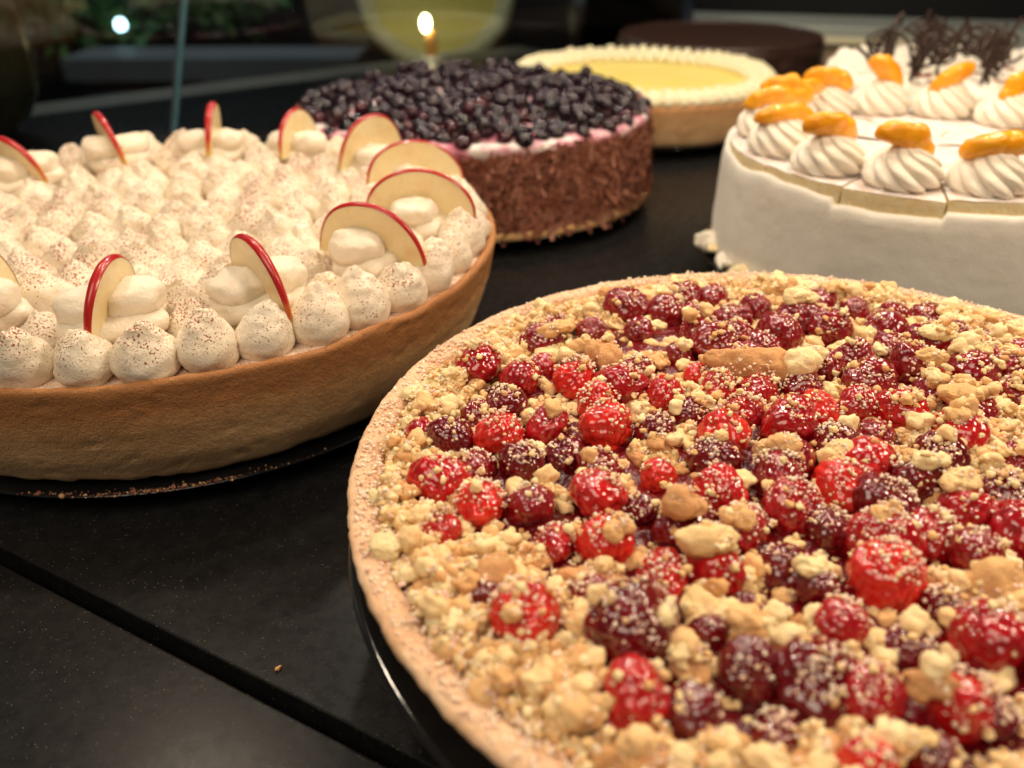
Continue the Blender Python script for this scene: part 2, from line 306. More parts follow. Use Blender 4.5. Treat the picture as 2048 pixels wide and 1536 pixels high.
cf = np.array([0, math.cos(PITCH), -math.sin(PITCH)]); cu = np.array([0, math.sin(PITCH), math.cos(PITCH)])
def inview(P, mg=60):
    P = np.array(P, float)-np.array([0, 0, CAMH]); zz = P@cf
    return zz > 0 and abs(P[0]/zz*FPX) < 1024+mg and abs((P@cu)/zz*FPX) < 768+mg
cand = []
for (R, aa, s_, k) in spots:
    x, y = R*math.cos(math.radians(aa)), R*math.sin(math.radians(aa)); cand.append((inview((AP[0]+x, AP[1]+y, 7)), math.hypot(AP[0]+x, AP[1]+y), x, y, s_, k))
cand.sort(key=lambda q: (not q[0], q[1])); restV = []
for i, (iv, _, x, y, s_, k) in enumerate(cand):
    if not iv: continue
    rz = rng.uniform(0, 6.28); ss = s_*rng.uniform(.96, 1.12); sz = s_*rng.uniform(.86, 1.08)
    if i < 100: put('cream_dollop', (imes if k else dmes)[i % 8], t, (x, y, 5.9), (0, 0, rz), (ss, ss, sz))
    else: V, F = dollop(40+i % 8, 2.0, .17); restV.append(sh((V*(ss, ss, sz), F), x, y, 5.9, rz))
if restV:
    V, F = merge(restV); o = put('cream_dollop', mesh('cream_dollops', V, F, M['cream']), t); o['kind'] = 'stuff'
def rosette_mesh(seed):
    r = np.random.default_rng(seed)
    items = [sh(blob(1.6, 1.5, .75, seed), 0, 0, .5), sh(blob(1.95, 1.5, .68, seed+1, .13), 0, 0, 1.1, .1)]
    for s in (-1, 1): items.append(sh(blob(1.15, 1.1, .68, seed+2+s, .15), s*.76, r.uniform(-.12, .12), 1.8+r.uniform(-.06, .1), r.uniform(-.2, .2)))
    V, F = merge(items); V = V+.03*np.stack([vnoise(V*2.2, seed+k) for k in (5, 6, 7)], -1); return V, F
rmes = [mesh('cream_rosette', *rosette_mesh(60+9*i), M['cream_plain']) for i in range(4)]
def slice_meshes(seed, a=2.35, h=3.0):
    nt_, nr = 60, 14; th = np.linspace(0, math.pi, nt_); r = np.random.default_rng(seed)
    ox = a*np.cos(th)*(1+.03*np.sin(3*th+seed)); oz = h*np.sin(th)**.85; V = []; F = []; hw = .09+.085*np.sin(th)**.8
    for s in (-1, 1):
        base = len(V)
        for i in range(nt_):
            for j in range(nr):
                q = j/(nr-1); V.append((ox[i]*q, s*(.09+(hw[i]-.09)*q), oz[i]*q))
        for i in range(nt_-1):
            for j in range(nr-1):
                f = [base+i*nr+j, base+i*nr+j+1, base+(i+1)*nr+j+1, base+(i+1)*nr+j]; F.append(f if s > 0 else f[::-1])
    b0 = len(V)
    n_ = nt_*nr
    for i in (0, nt_-1):
        for j in range(nr-1): F.append([i*nr+j, i*nr+j+1, n_+i*nr+j+1, n_+i*nr+j])
    fl = mesh('flesh', np.array(V), np.array(F), M['flesh'])
    V = []; F = []; m = 9
    for i in range(nt_):
        nx, nz = math.cos(th[i]), math.sin(th[i]); L_ = math.hypot(nx/a, nz/h); nx, nz = nx/a/L_, nz/h/L_
        for j in range(m):
            u = -1+2*j/(m-1); out = .015+.11*(1-u*u); V.append((ox[i]+nx*out, u*(hw[i]+.01), oz[i]+nz*out))
    for i in range(nt_-1):
        for j in range(m-1): F.append([i*m+j, i*m+j+1, (i+1)*m+j+1, (i+1)*m+j])
    pl = mesh('peel', np.array(V), np.array(F), M['peel']); return fl, pl
slm = [slice_meshes(i, a=2.35+.12*(i % 2), h=2.6+.15*i) for i in range(3)]
SV = [(.82, 1, .98), (.86, 1, .96), (1.02, 1, .92), (1.06, .9, .98), (1.04, .9, .9), (.95, .9, 1), (.9, 1, 1), (.8, 1.2, 1.05), (.86, 1.1, 1), (.9, 1.1, 1), (1, 1, 1), (1, 1, 1), (1, 1, 1), (1, 1, 1)]
yaw = {0: -.2, 1: .12, 2: .22, 3: .12, 12: -.1, 13: .1}
lean = {0: -.16, 1: .10, 2: .12, 3: .05, 4: -.1, 5: .1, 6: -.05, 7: .12, 8: -.2, 9: -.25, 13: .1}
for k in range(14):
    aa = math.radians(ros[k]); x, y = 11.9*math.cos(aa), 11.9*math.sin(aa)
    if not inview((AP[0]+x, AP[1]+y, 8), 160): continue
    put('cream_rosette', rmes[k % 4], t, (x, y, 5.95), (0, 0, aa+math.pi/2+rng.uniform(-.15, .15)), (1, 1, rng.uniform(.95, 1.05)))
    x2, y2 = 12.0*math.cos(aa), 12.0*math.sin(aa)
    fl, pl = slm[k % 3]; s = put('apple_slice', fl, t, (x2, y2, 6.95), (lean.get(k, 0), .14, aa+yaw.get(k, 0)), SV[k]); put('peel', pl, s)

# cocoa crumbs on the plate's rim (front)
def crumbset(cnt, fpos, size, sub, seed, flat=.85):
    r = np.random.default_rng(seed); Vb, Fb = ico(sub); base = [Vb*(1+(.45 if sub > 1 else .3)*fbm(Vb*1.5, seed+i, 2)+(.11 if sub > 1 else 0)*fbm(Vb*4.5, seed+i+40, 2))[:, None]*r.uniform(.75, 1.15, 3) for i in range(12)]
    Vs, Fs, R = [], [], []; o = 0
    for i in range(cnt):
        p = fpos(i)
        if p is None: continue
        sz = size(i); q = r.normal(size=4); q /= np.linalg.norm(q); w_, x, y, z = q
        rot = np.array([[1-2*(y*y+z*z), 2*(x*y-z*w_), 2*(x*z+y*w_)], [2*(x*y+z*w_), 1-2*(x*x+z*z), 2*(y*z-x*w_)], [2*(x*z-y*w_), 2*(y*z+x*w_), 1-2*(x*x+y*y)]])
        Vs.append(base[i % 12]@rot.T*sz*(1, 1, flat)+p); Fs.append(Fb+o); o += len(Vb); R.append(np.full(len(Vb), r.random()))
    return np.concatenate(Vs), np.concatenate(Fs), np.concatenate(R)
def fp(i):
    a = math.radians(rng.normal(-78, 9)); r = rng.normal(14.45, .16); return np.array([AP[0]+r*math.cos(a), AP[1]+r*math.sin(a), 1.02+.35*max(0, r-14.3)])
V, F, R = crumbset(240, fp, lambda i: rng.uniform(.025, .06) if i % 40 else .12, 1, 5)
M['cocoacrumb'] = mat('cocoa_crumbs', [(0, (.10, .03, .02)), (.7, (.22, .09, .05)), (.93, (.5, .3, .14)), (1, (.6, .4, .2))], 1, .8, src='attr')
o = put('cocoa_crumbs', mesh('cocoa_crumbs', V, F, M['cocoacrumb'], R)); o['kind'] = 'stuff'; tag(o, 'scattered brown cocoa crumbs on the black plate below the apple tart', 'crumbs')

# ------------------------------------------------------------------ raspberry crumble tart
t = thing('raspberry_tart', 'large shortcrust tart filled with glazed raspberries and pale butter crumble', 'tart', (*RA, 0))
RR = 14.44
V, F = lathe(smoothprof([(0, 4.12), (12.9, 4.12), (13.1, 4.2), (13.5, 4.6), (14.1, 5.3), (14.38, 5.62), (14.44, 5.80), (14.40, 5.92), (14.1, 5.97), (13.75, 5.95), (13.55, 5.85), (13.45, 5.5), (13.4, 5.0)], 130), 600)
d = V.copy(); d[:, 2] = 0; d /= np.linalg.norm(d, axis=1)[:, None]+1e-6
V = V+d*((V[:, 2] > 4.3)*(.03*fbm(V*.8, 31, 2)+.035*fbm(V*4, 32, 3)))[:, None]; V[:, 2] += (V[:, 2] > 5.3)*(.05*fbm(V*1.1, 33, 3)+.022*fbm(V*6, 34, 2))
put('crust', mesh('crust', V, F, M['shortcrust']), t)
n = 120; V, F = lathe(np.c_[np.linspace(0, 13.6, n), np.full(n, 5.0)], 300); r = np.hypot(V[:, 0], V[:, 1]); V[:, 2] += .10*fbm(V*.9, 35, 4)+.25*np.clip((r-11)/2, 0, 1)
put('custard_filling', mesh('custard_filling', V, F, M['custard']), t)
n = 110; V, F = lathe(np.c_[np.linspace(0, 12.3, n), np.full(n, 5.6)], 300); r = np.hypot(V[:, 0], V[:, 1]); V[:, 2] += .16*fbm(V*1.3, 36, 3)-.7*np.clip((r-10.6)/1.4+.5*fbm(V*.7, 37, 2), 0, 2)
put('berry_glaze', mesh('berry_glaze', V, F, M['jam']), t)
# surveyed spots: pixel of the photograph -> point on the tart's top plane (centimetres, tart centre = 0,0)
def top(px, py, z=6.3):
    cr_, sr = math.cos(ROLL), math.sin(ROLL); r2 = np.array([cr_, 0, 0])+sr*cu; u2 = np.array([-sr, 0, 0])+cr_*cu
    d = (px-1024)/FPX*r2-(py-768)/FPX*u2+cf; k = (z-CAMH)/d[2]; return d[0]*k-RA[0], d[1]*k-RA[1], k
BER = """955 715 95 .6 0|1040 742 80 .45 0|1150 745 95 .95 1|1085 708 60 .5 0|1195 790 90 .9 0|1010 790 85 .15 0|955 803 70 .3 0|1095 828 90 .5 0|1215 838 105 .95 0|998 852 100 .85 0|895 855 90 .08 0|840 840 75 .5 0|950 905 85 .3 0|1045 905 90 .2 0|1130 885 80 .12 0|1200 912 90 .4 0|1312 842 80 .15 0|1330 765 85 .7 0|1375 800 70 .1 0|1450 848 125 .9 0|1590 890 100 .35 0|1640 800 95 .95 0|1650 718 80 .6 0|1720 790 85 .6 0|1760 848 80 .4 0|1870 762 85 .95 0|1910 652 75 .97 0|1985 662 60 .1 0|2046 682 60 .8 0|1715 692 75 .3 0|1790 685 80 .1 0|1665 640 80 .1 0|1715 605 60 .3 0|1560 652 85 .12 0|1475 650 70 .25 0|1430 576 68 .08 0|1512 597 62 .97 0|1332 602 75 .6 0|1385 607 50 .95 0|1278 640 60 .5 0|1185 632 55 .2 0|1110 618 50 .4 0|1360 684 60 .5 0|1395 722 50 .9 0|1275 722 70 .35 0|1692 948 120 .9 0|1590 992 120 .6 0|1440 962 110 .8 0|1320 925 75 .85 0|1200 972 110 .8 0|1062 985 95 .35 0|958 985 110 .95 0|880 1030 85 .7 1|1110 1052 90 .55 0|1212 1055 110 .85 0|1285 990 80 .15 0|1775 985 130 .05 0|1870 1042 120 .5 0|1960 1090 110 .4 0|1660 1030 100 .1 0|1575 1105 105 .08 0|1780 1130 145 .97 0|1050 1212 155 .85 1|1265 1235 185 .04 0|1330 1135 120 .8 0|1180 1150 80 .3 0|960 1155 75 .1 0|1690 1212 115 .55 0|1275 1378 150 .75 0|1500 1315 125 .1 0|1640 1335 175 .12 0|1745 1370 140 .45 0|1990 1245 160 .6 0|1895 1180 90 .1 0|1930 1390 150 .65 0|1385 1402 125 .15 0|1745 1500 110 .95 0|1560 1425 100 .1 0|1530 1525 90 .8 0|2000 1120 90 .3 0|1505 1190 80 .1 0|1420 1230 90 .1 0|1830 1260 100 .1 0|2000 1400 90 .1 0|1640 1150 80 .2 0|1880 1480 100 .1 0"""
def raspberry(seed, hollow):
    V, F = ico(5); r = np.random.default_rng(seed); Np = 62; k = np.arange(Np)+.5
    ph = np.arccos(1-2*k/Np); th = math.pi*(1+5**.5)*k; Lp = np.c_[np.cos(th)*np.sin(ph), np.sin(th)*np.sin(ph), np.cos(ph)]+r.normal(0, .045, (Np, 3)); Lp /= np.linalg.norm(Lp, axis=1)[:, None]
    dist = np.arccos(np.clip(V@Lp.T, -1, 1)).min(1); bump = np.sqrt(np.clip(1-(dist/.30)**2, 0, 1)); rad = .86+.14*bump
    rad = rad*(1+.16*fbm(V*.9, seed+3, 2))
    if hollow:
        pol = np.arccos(np.clip(V[:, 2], -1, 1)); c = np.clip((.62-pol)/.25, 0, 1); c = c*c*(3-2*c); rad = rad*(1-.62*c); Vn = V*rad[:, None]*(1, 1, .85)
    else: Vn = V*rad[:, None]*(1, 1, 1.12); Vn[:, :2] *= (1-.14*np.clip(Vn[:, 2:3], 0, 1)**2)
    return Vn, F
rb = [mesh('raspberry', *raspberry(70+i, False), M['rasp']) for i in range(5)]; rh = [mesh('raspberry', *raspberry(90+i, True), M['rasp']) for i in range(2)]
berries = []
for q in BER.split('|'):
    px, py, dia, tone, hol = map(float, q.split()); x, y, k = top(px, py); berries.append((x, y, dia/FPX*k/2*1.03, tone, int(hol)))
tries = 0
while tries < 9000 and len(berries) < 150:
    tries += 1; a = rng.uniform(0, 6.283); r = 11.9*math.sqrt(rng.random()); x, y = r*math.cos(a), r*math.sin(a)
    if not inview((RA[0]+x, RA[1]+y, 6), 120): continue
    s = rng.uniform(.72, .95)
    if min((x-b[0])**2+(y-b[1])**2 for b in berries) < (1.32)**2: continue
    if fbm(np.array([[x*.25, y*.25, 0]]), 44, 2)[0] > .25 and r > 4: continue
    berries.append((x, y, s, rng.choice([.1, .25, .45, .6, .7]), 0))
# object random cannot be set by hand: five tones as five materials built from one recipe
tones = [(.14, .002, .005), (.23, .004, .008), (.36, .005, .009), (.46, .008, .009), (.60, .018, .010)]
RM = [mat('raspberry_tone', [(.3, tuple(c*.75 for c in cc)), (.7, tuple(min(1, c*1.25) for c in cc))], 2.2, .12, .6, sss=.25, sssr=(1., .08, .03), sssd=.2, coat=.6, coatr=.03, bumps=[(2.6, .05)]) for cc in tones]
G = 0.05; NG = 600; H = np.full((NG, NG), 5.45); gx = (np.arange(NG)-NG/2)*G; GX, GY = np.meshgrid(gx, gx, indexing='ij'); RG = np.hypot(GX, GY); H += .25*np.clip((RG-11)/2, 0, 1); H[(RG > 13.5) & (RG < 14.4)] = 5.95; H[RG >= 14.4] = -9
def stamp(x, y, z, rx, rz=None):
    rz = rz or rx; n_ = int(rx/G)+2; i, j = int(x/G+NG/2), int(y/G+NG/2); a0, a1, b0, b1 = max(i-n_, 0), min(i+n_, NG), max(j-n_, 0), min(j+n_, NG)
    if a0 >= a1 or b0 >= b1: return
    q = 1-((GX[a0:a1, b0:b1]-x)**2+(GY[a0:a1, b0:b1]-y)**2)/rx**2; hh = np.where(q > 0, z+rz*np.sqrt(np.clip(q, 0, 1)), -99); H[a0:a1, b0:b1] = np.maximum(H[a0:a1, b0:b1], hh)
def hat(x, y): i, j = int(x/G+NG/2), int(y/G+NG/2); return H[i, j] if 0 <= i < NG and 0 <= j < NG else -9
berries.sort(key=lambda b: math.hypot(b[0]+RA[0], b[1]+RA[1])); rest = []
ISB = np.zeros((NG, NG), bool)
mcache = {}
for i, (x, y, s, tone, hol) in enumerate(berries):
    z = 5.52+s*.42+rng.uniform(-.16, .14); ti = min(4, int(tone*4.99)); base = (rh if hol else rb)[i % (2 if hol else 5)]
    rx, ry, rz = (rng.uniform(-.25, .1), rng.uniform(-.3, .3), 0) if hol else (rng.uniform(-1.3, 1.3), rng.uniform(-1.3, 1.3), rng.uniform(0, 6.28))
    stamp(x, y, z, s*.97); ISB |= (GX-x)**2+(GY-y)**2 < (s*.95)**2
    if i < 100:
        key = (base.name, ti)
        if key not in mcache: m_ = base.copy(); m_.materials[0] = RM[ti]; mcache[key] = m_
        put('raspberry', mcache[key], t, (x, y, z), (rx, ry, rz), (s*rng.uniform(.96, 1.14), s*rng.uniform(.9, 1.06), s*rng.uniform(.86, 1.02)))
    else:
        V, F = raspberry(70+i % 5, False); Rm = Matrix.Rotation(rz, 3, 'Z')@Matrix.Rotation(ry, 3, 'Y')@Matrix.Rotation(rx, 3, 'X'); rest.append((V@np.array(Rm).T*s+np.array([x, y, z]), F))
if rest: V, F = merge(rest); o = put('raspberry', mesh('raspberries', V, F, RM[1]), t); o['kind'] = 'stuff'
# crumble chunks
CHK = """1500 718 150 75 1.2 .1|1612 727 85 70 .8 .9|1205 705 70 75 .9 .15|1140 668 140 50 .5 .95|1085 772 65 50 .6 .2|1050 855 95 48 .5 .9|958 1042 70 52 .5 .95|905 1098 120 65 .5 .95|1000 1105 65 60 .5 .9|1065 1058 80 65 .6 .2|1210 1105 150 70 .6 .25|1240 1055 70 60 .9 .3|1365 1018 85 75 .8 .15|1475 1025 60 62 .9 .4|1415 1085 120 70 .5 .7|1415 1165 100 120 1 .7|1500 1205 90 85 .9 .35|1385 1270 80 115 .8 .1|2010 1135 120 110 1 .4|885 1185 65 95 .7 .95|985 1335 95 75 .7 .4|1085 1322 75 70 .7 .2|1150 1285 85 80 .4 .15|1150 1372 110 90 .6 .7|1440 1470 110 100 .7 .85|1310 1495 140 100 .8 .15|1645 1435 100 75 .8 .2|1835 1450 90 90 .8 .6|1620 552 65 42 1 .8|1562 548 45 38 .8 .4|1330 562 50 36 .7 .8|1925 792 90 50 .6 .3|1690 885 80 60 .7 .7|1565 895 60 50 .5 .5|1770 1032 65 45 .5 .4|1790 1245 65 55 .7 .95|1625 1120 60 50 .7 .8|1870 1362 85 65 .7 .25|905 1245 85 75 .6 .4|1110 650 60 40 .5 .4|840 760 80 60 .6 .8|880 730 60 50 .6 .8|1860 720 60 40 .5 .5|1880 1100 50 45 .6 .8|1920 955 80 60 .6 .6|1860 930 60 50 .5 .8|1980 890 70 55 .5 .7|770 1060 70 50 .5 .9|765 960 60 50 .5 .8|1330 1235 40 30 .3 .8|1430 690 60 45 .5 .4|1600 600 60 40 .5 .8|1740 640 60 35 .4 .9|1820 620 80 40 .4 .4|1960 700 50 40 .5 .6|1045 925 35 28 .5 .7|1700 1280 35 28 .4 .9|1100 930 65 45 .5 .7|1385 745 40 35 .7 .9|1880 670 70 45 .4 .9"""
def chunk(seed, lobes=None):
    r = np.random.default_rng(seed); items = []; nl = lobes or int(r.integers(2, 5))
    for i in range(nl):
        V, F = ico(4); P = r.normal(size=(170, 3)); P /= np.linalg.norm(P, axis=1)[:, None]; dd = np.arccos(np.clip(V@P.T, -1, 1)).min(1)
        g_ = np.sqrt(np.clip(1-(dd/.16)**2, 0, 1)); rad = .78+.30*fbm(V*1.2, seed+i, 2)*.6+.035*g_+.03*fbm(V*6, seed+i+50, 2)
        V = V*rad[:, None]*r.uniform(.7, 1.1, 3)
        off = np.zeros(3) if i == 0 else np.array([*r.uniform(-.75, .75, 2), r.uniform(-.2, .3)]); k = 1 if i == 0 else r.uniform(.4, .75); items.append((V*k+off, F))
    V, F = merge(items); V -= (V.max(0)+V.min(0))/2; V /= np.abs(V[:, :2]).max(0).mean(); return V, F
CM = [mat('crumble_tone', [(.3, tuple(c*.92 for c in cc)), (.7, tuple(c*1.06 for c in cc))], 2.0, .85, .15, sss=.3, sssr=(.9, .6, .3), sssd=.2, bumps=[(10, .04), (28, .02)]) for cc in ((.64, .34, .15), (.77, .47, .21), (.87, .62, .31), (.92, .74, .41))]
nch = 0
def put_chunk(x, y, a, b, hh, tone, seed, rz):
    global nch
    V, F = chunk(seed); V = V*(a, b, hh); V = V+np.stack([.055*fbm(V*3.2, seed+q, 3) for q in range(3)], -1); zb = hat(x, y); zb = min(zb, 6.6); me = mesh('crumble_chunk', V, F, CM[min(3, int(tone*3.99))])
    put('crumble_chunk', me, t, (x, y, zb+hh*.45), (rng.uniform(-.15, .15), rng.uniform(-.15, .15), rz)); stamp(x, y, zb+hh*.4, (a+b)/2*.85, hh*.8); nch += 1
for i, q in enumerate(CHK.split('|')):
    px, py, wx, wy, hs, tone = map(float, q.split()); x, y, k = top(px, py, 6.6); a = wx/FPX*k/2*1.15; b = max(.3, wy/FPX*k/2*1.2); hh = max(.25, min(a, b)*.85*(.65+.5*hs)); put_chunk(x, y, a, b, hh, tone, 200+i, rng.uniform(-.2, .2))
for i in range(4000):
    if nch >= 100: break
    a = rng.uniform(0, 6.283); r = rng.uniform(3, 13.1); x, y = r*math.cos(a), r*math.sin(a)
    if not inview((RA[0]+x, RA[1]+y, 6)) or hat(x, y) > 5.85: continue
    s = rng.uniform(.33, .62); put_chunk(x, y, s, s*rng.uniform(.7, 1.1), s*.7, rng.random(), 400+i, rng.uniform(0, 6))
hx, hy, _ = top(1960, 880); hx2, hy2, _ = top(2040, 760)
def dens(x, y):
    r = math.hypot(x, y); v = fbm(np.array([[x*.33, y*.33, 3.]]), 51, 2)[0]
    return max(0, min(1, (r-11.3)/1.0))*.7+max(0, v+.05)*.6+.8*math.exp(-((x-hx)**2+(y-hy)**2)/12)+.8*math.exp(-((x-hx2)**2+(y-hy2)**2)/14)
sizes = []
def mk_pos(smin, smax, onb, power=2, edge=13.5, cap=6.15):
    def f(i):
        for _ in range(60):
            a = rng.uniform(0, 6.283); r = edge*math.sqrt(rng.random()); x, y = r*math.cos(a), r*math.sin(a)
            if not inview((RA[0]+x, RA[1]+y, 6), 40): continue
            dd = dens(x, y); ii, jj = int(x/G+NG/2), int(y/G+NG/2)
            pr = onb if ISB[ii, jj] else .2+dd
            if ISB[ii, jj] and dd > .6: pr += .15*dd
            if not ISB[ii, jj] and H[ii, jj] > cap: continue
            if ISB[ii, jj] and smax < .1: pr *= max(.12, min(1.6, 1+1.5*vnoise(np.array([[x*1.1, y*1.1, 7.]]), 77)[0]))
            if rng.random() > pr: continue
            s = smin+(smax-smin)*rng.random()**power; sizes.append(s); z = H[ii, jj]; stamp(x, y, z+s*.35, s*.85, s*.5); return np.array([x, y, z+s*.45])
        return None
    return f
def szf(i): return sizes[-1]
V, F, R = crumbset(2300, mk_pos(.10, .35, .015, 2.6, 13.3), szf, 3, 300); o = put('crumble', mesh('crumble', V, F, M['crumb'], R), t); o['kind'] = 'stuff'
V, F, R = crumbset(9000, mk_pos(.04, .15, .06), szf, 2, 310); o = put('crumble', mesh('crumble_small', V, F, M['crumb'], R), t); o['kind'] = 'stuff'
V, F, R = crumbset(26000, mk_pos(.022, .075, .50, 2.4, 14.2, 6.9), szf, 1, 320); o = put('sugar_crumbs', mesh('sugar_crumbs', V, F, M['grain'], R), t); o['kind'] = 'stuff'

# ------------------------------------------------------------------ blueberry cake
t = thing('blueberry_cake', 'round cake heaped with glossy blueberries, its side covered in brown chocolate shavings', 'cake', (*BL, 0))
V, F = lathe([(0, .95), (13.2, .95), (13.3, 1.15), (13.25, 1.5), (12.9, 1.6), (0, 1.6)], 160); V += .04*np.stack([vnoise(V*2, 80+k) for k in range(3)], -1); put('biscuit_base', mesh('biscuit_base', V, F, M['biscuit']), t)
V, F = lathe(smoothprof([(0, 1.5), (12.6, 1.5), (12.75, 1.7), (12.75, 6.5), (12.6, 6.8), (0, 6.8)], 60), 160); put('sponge', mesh('sponge', V, F, M['choc_side']), t)
V, F = lathe(smoothprof([(12.7, 6.1), (13.0, 6.5), (13.05, 6.9), (12.9, 7.15), (12.5, 7.1), (0, 7.05)], 40), 220); V[:, 2] += .10*fbm(V*.7, 84, 3); put('cream_layer', mesh('cream_layer', V, F, M['pinkcream']), t)
Vs, Fs, Rs = [], [], []; o_ = 0
for i in range(6500):
    a = rng.uniform(0, 6.283); z = rng.uniform(1.6, 6.55+.25*math.sin(a*5)) if i % 12 else rng.uniform(1.25, 1.7); r = 12.85+rng.uniform(-.1, .22)+(.3*rng.random() if z < 2 else 0)
    L_ = rng.uniform(.5, 1.8); wd = rng.uniform(.05, .16); ang = rng.normal(0, .8); cv = rng.uniform(-.3, .5); u = np.linspace(-1, 1, 4); P = []
    for uu in u:
        for s in (-1, 1):
            tx = uu*L_/2*math.cos(ang)-s*wd*math.sin(ang); tz = uu*L_/2*math.sin(ang)+s*wd*math.cos(ang); rr = r+.12+cv*uu*uu*.4+s*.03+uu*.1*math.sin(i); P.append((rr, tx, z+tz))
    P = np.array(P); ca, sa = math.cos(a), math.sin(a); Vs.append(np.c_[P[:, 0]*ca-P[:, 1]*sa, P[:, 0]*sa+P[:, 1]*ca, P[:, 2]]); Fs.append(np.array([[0, 1, 3, 2], [2, 3, 5, 4], [4, 5, 7, 6]])+o_); o_ += 8; Rs.append(np.full(8, rng.random()))
o = put('chocolate_shavings', mesh('chocolate_shavings', np.concatenate(Vs), np.concatenate(Fs), M['shave'], np.concatenate(Rs)), t); o['kind'] = 'stuff'
def blueberry(seed):
    V, F = ico(3); pol = np.arccos(np.clip(V[:, 2], -1, 1)); az = np.arctan2(V[:, 1], V[:, 0])
    rad = 1+.05*np.exp(-((pol-.42)/.10)**2)*(.6+.4*np.cos(5*az))-.18*np.exp(-(pol/.3)**2)+.03*vnoise(V*2, seed); return V*rad[:, None]*(1, 1, .9), F
bb = [mesh('blueberry', *blueberry(i), M['blue']) for i in range(4)]; bs = []
for layer in range(2):
    for i in range(2600):
        a = rng.uniform(0, 6.283); r = (12.5-layer*1.0)*math.sqrt(rng.random()); s = rng.uniform(.50, .68); x, y = r*math.cos(a), r*math.sin(a); z = 7.25+layer*.6-.2*max(0, r-11.6)+.12*math.sin(x*.9)+.1*math.cos(y*1.1)
        if layer and fbm(np.array([[x*.3, y*.3, 9.]]), 61, 2)[0] < -.35+layer*.22: continue
        if all((x-b[0])**2+(y-b[1])**2+(z-b[2])**2 > (1.6*s)**2 for b in bs): bs.append((x, y, z, s))
bs = [b for b in bs if inview((BL[0]+b[0], BL[1]+b[1], 7), 30)]
bs.sort(key=lambda b: (b[1]-b[2]*1.5)); rest = []
bs_top = [b for b in bs if b[2] > 7.2]
for i, (x, y, z, s) in enumerate(bs):
    r3 = (rng.uniform(-1.5, 1.5), rng.uniform(-1.5, 1.5), rng.uniform(0, 6.28))
    if i < 100: put('blueberry', bb[i % 4], t, (x, y, z), r3, (s, s, s))
    else: V, F = blueberry(i % 4); Rm = np.array(Matrix.Rotation(r3[2], 3, 'Z')@Matrix.Rotation(r3[1], 3, 'Y')@Matrix.Rotation(r3[0], 3, 'X')); rest.append((V@Rm.T*s+np.array([x, y, z]), F))
V, F = merge(rest); o = put('blueberry', mesh('blueberries', V, F, M['blue']), t); o['kind'] = 'stuff'

# ------------------------------------------------------------------ lemon tart
def lemon_tart(t, scale=1):
    V, F = lathe(smoothprof([(0, .95), (12.3, .95), (12.5, 1.1), (12.9, 2.6), (13.2, 4.6), (13.1, 4.8), (12.7, 4.8), (12.6, 4.3)], 50), 160); V += .06*np.stack([fbm(V*1.2, 100+k, 2) for k in range(3)], -1); put('crust', mesh('crust', V, F, M['crust']), t)
    V, F = lathe(np.c_[np.linspace(0, 12.5, 40), np.full(40, 4.55)], 120); V[:, 2] += .05*fbm(V*.5, 104, 2); put('lemon_curd', mesh('lemon_curd', V, F, M['curd']), t)
    V0, F0 = dollop(110, 1.5, .1); it = []
    for R, n, s, z in ((12.1, 62, .95, 4.55), (11.0, 56, .72, 4.5)):
        for k in range(n):
            a = 6.2832*k/n; V = V0.copy()*(s, s*.8, s*rng.uniform(.95, 1.15)); V[:, 0] -= V[:, 2]*.25; it.append(sh((V, F0), R*math.cos(a), R*math.sin(a), z, a))
    V, F = merge(it); put('cream_border', mesh('cream_border', V, F, M['lemoncream']), t)
lemon_tart(thing('lemon_tart', 'pale lemon tart with piped cream border standing behind the blueberry cake', 'tart', (*LE, 0)))

# ------------------------------------------------------------------ white mandarin cake
t = thing('mandarin_cake', 'white cream cake topped with swirled cream rosettes and orange mandarin pieces', 'cake', (*WH, 0)); WZ = 7.85
aa = np.linspace(0, 2*math.pi, 361)[:-1]
V, F = lathe(smoothprof([(0, 1.0), (11.2, 1.0), (11.35, 1.3), (11.4, 3), (11.3, 6.5), (11.2, 7.2), (11.0, 7.4), (10.8, 7.3), (10.4, 7.1)], 120), 500)
a = np.degrees(np.arctan2(V[:, 1], V[:, 0])); rr = np.hypot(V[:, 0], V[:, 1]); d = V.copy(); d[:, 2] = 0; d /= np.linalg.norm(d, axis=1)[:, None]+1e-6
V += d*((V[:, 2] > 1.1)*(.05*fbm(V*.3, 120, 2)+.010*fbm(V*np.array([1.6, 1.6, 2.5]), 121, 2)))[:, None]
hi = V[:, 2] > 6.2; dip = .16*fbm(np.c_[a*.07, a*0, a*0], 122, 3); back = np.clip((np.abs(((a+125+180) % 360)-180)-60)/20, 0, 1)
step = np.where((a > -134) & (a < -107), -.35, 0.); V[:, 2] += hi*(dip+back*.35+step-.05)*np.clip((V[:, 2]-6.2)/1, 0, 1)
put('side_cream', mesh('side_cream', V, F, M['icing']), t)
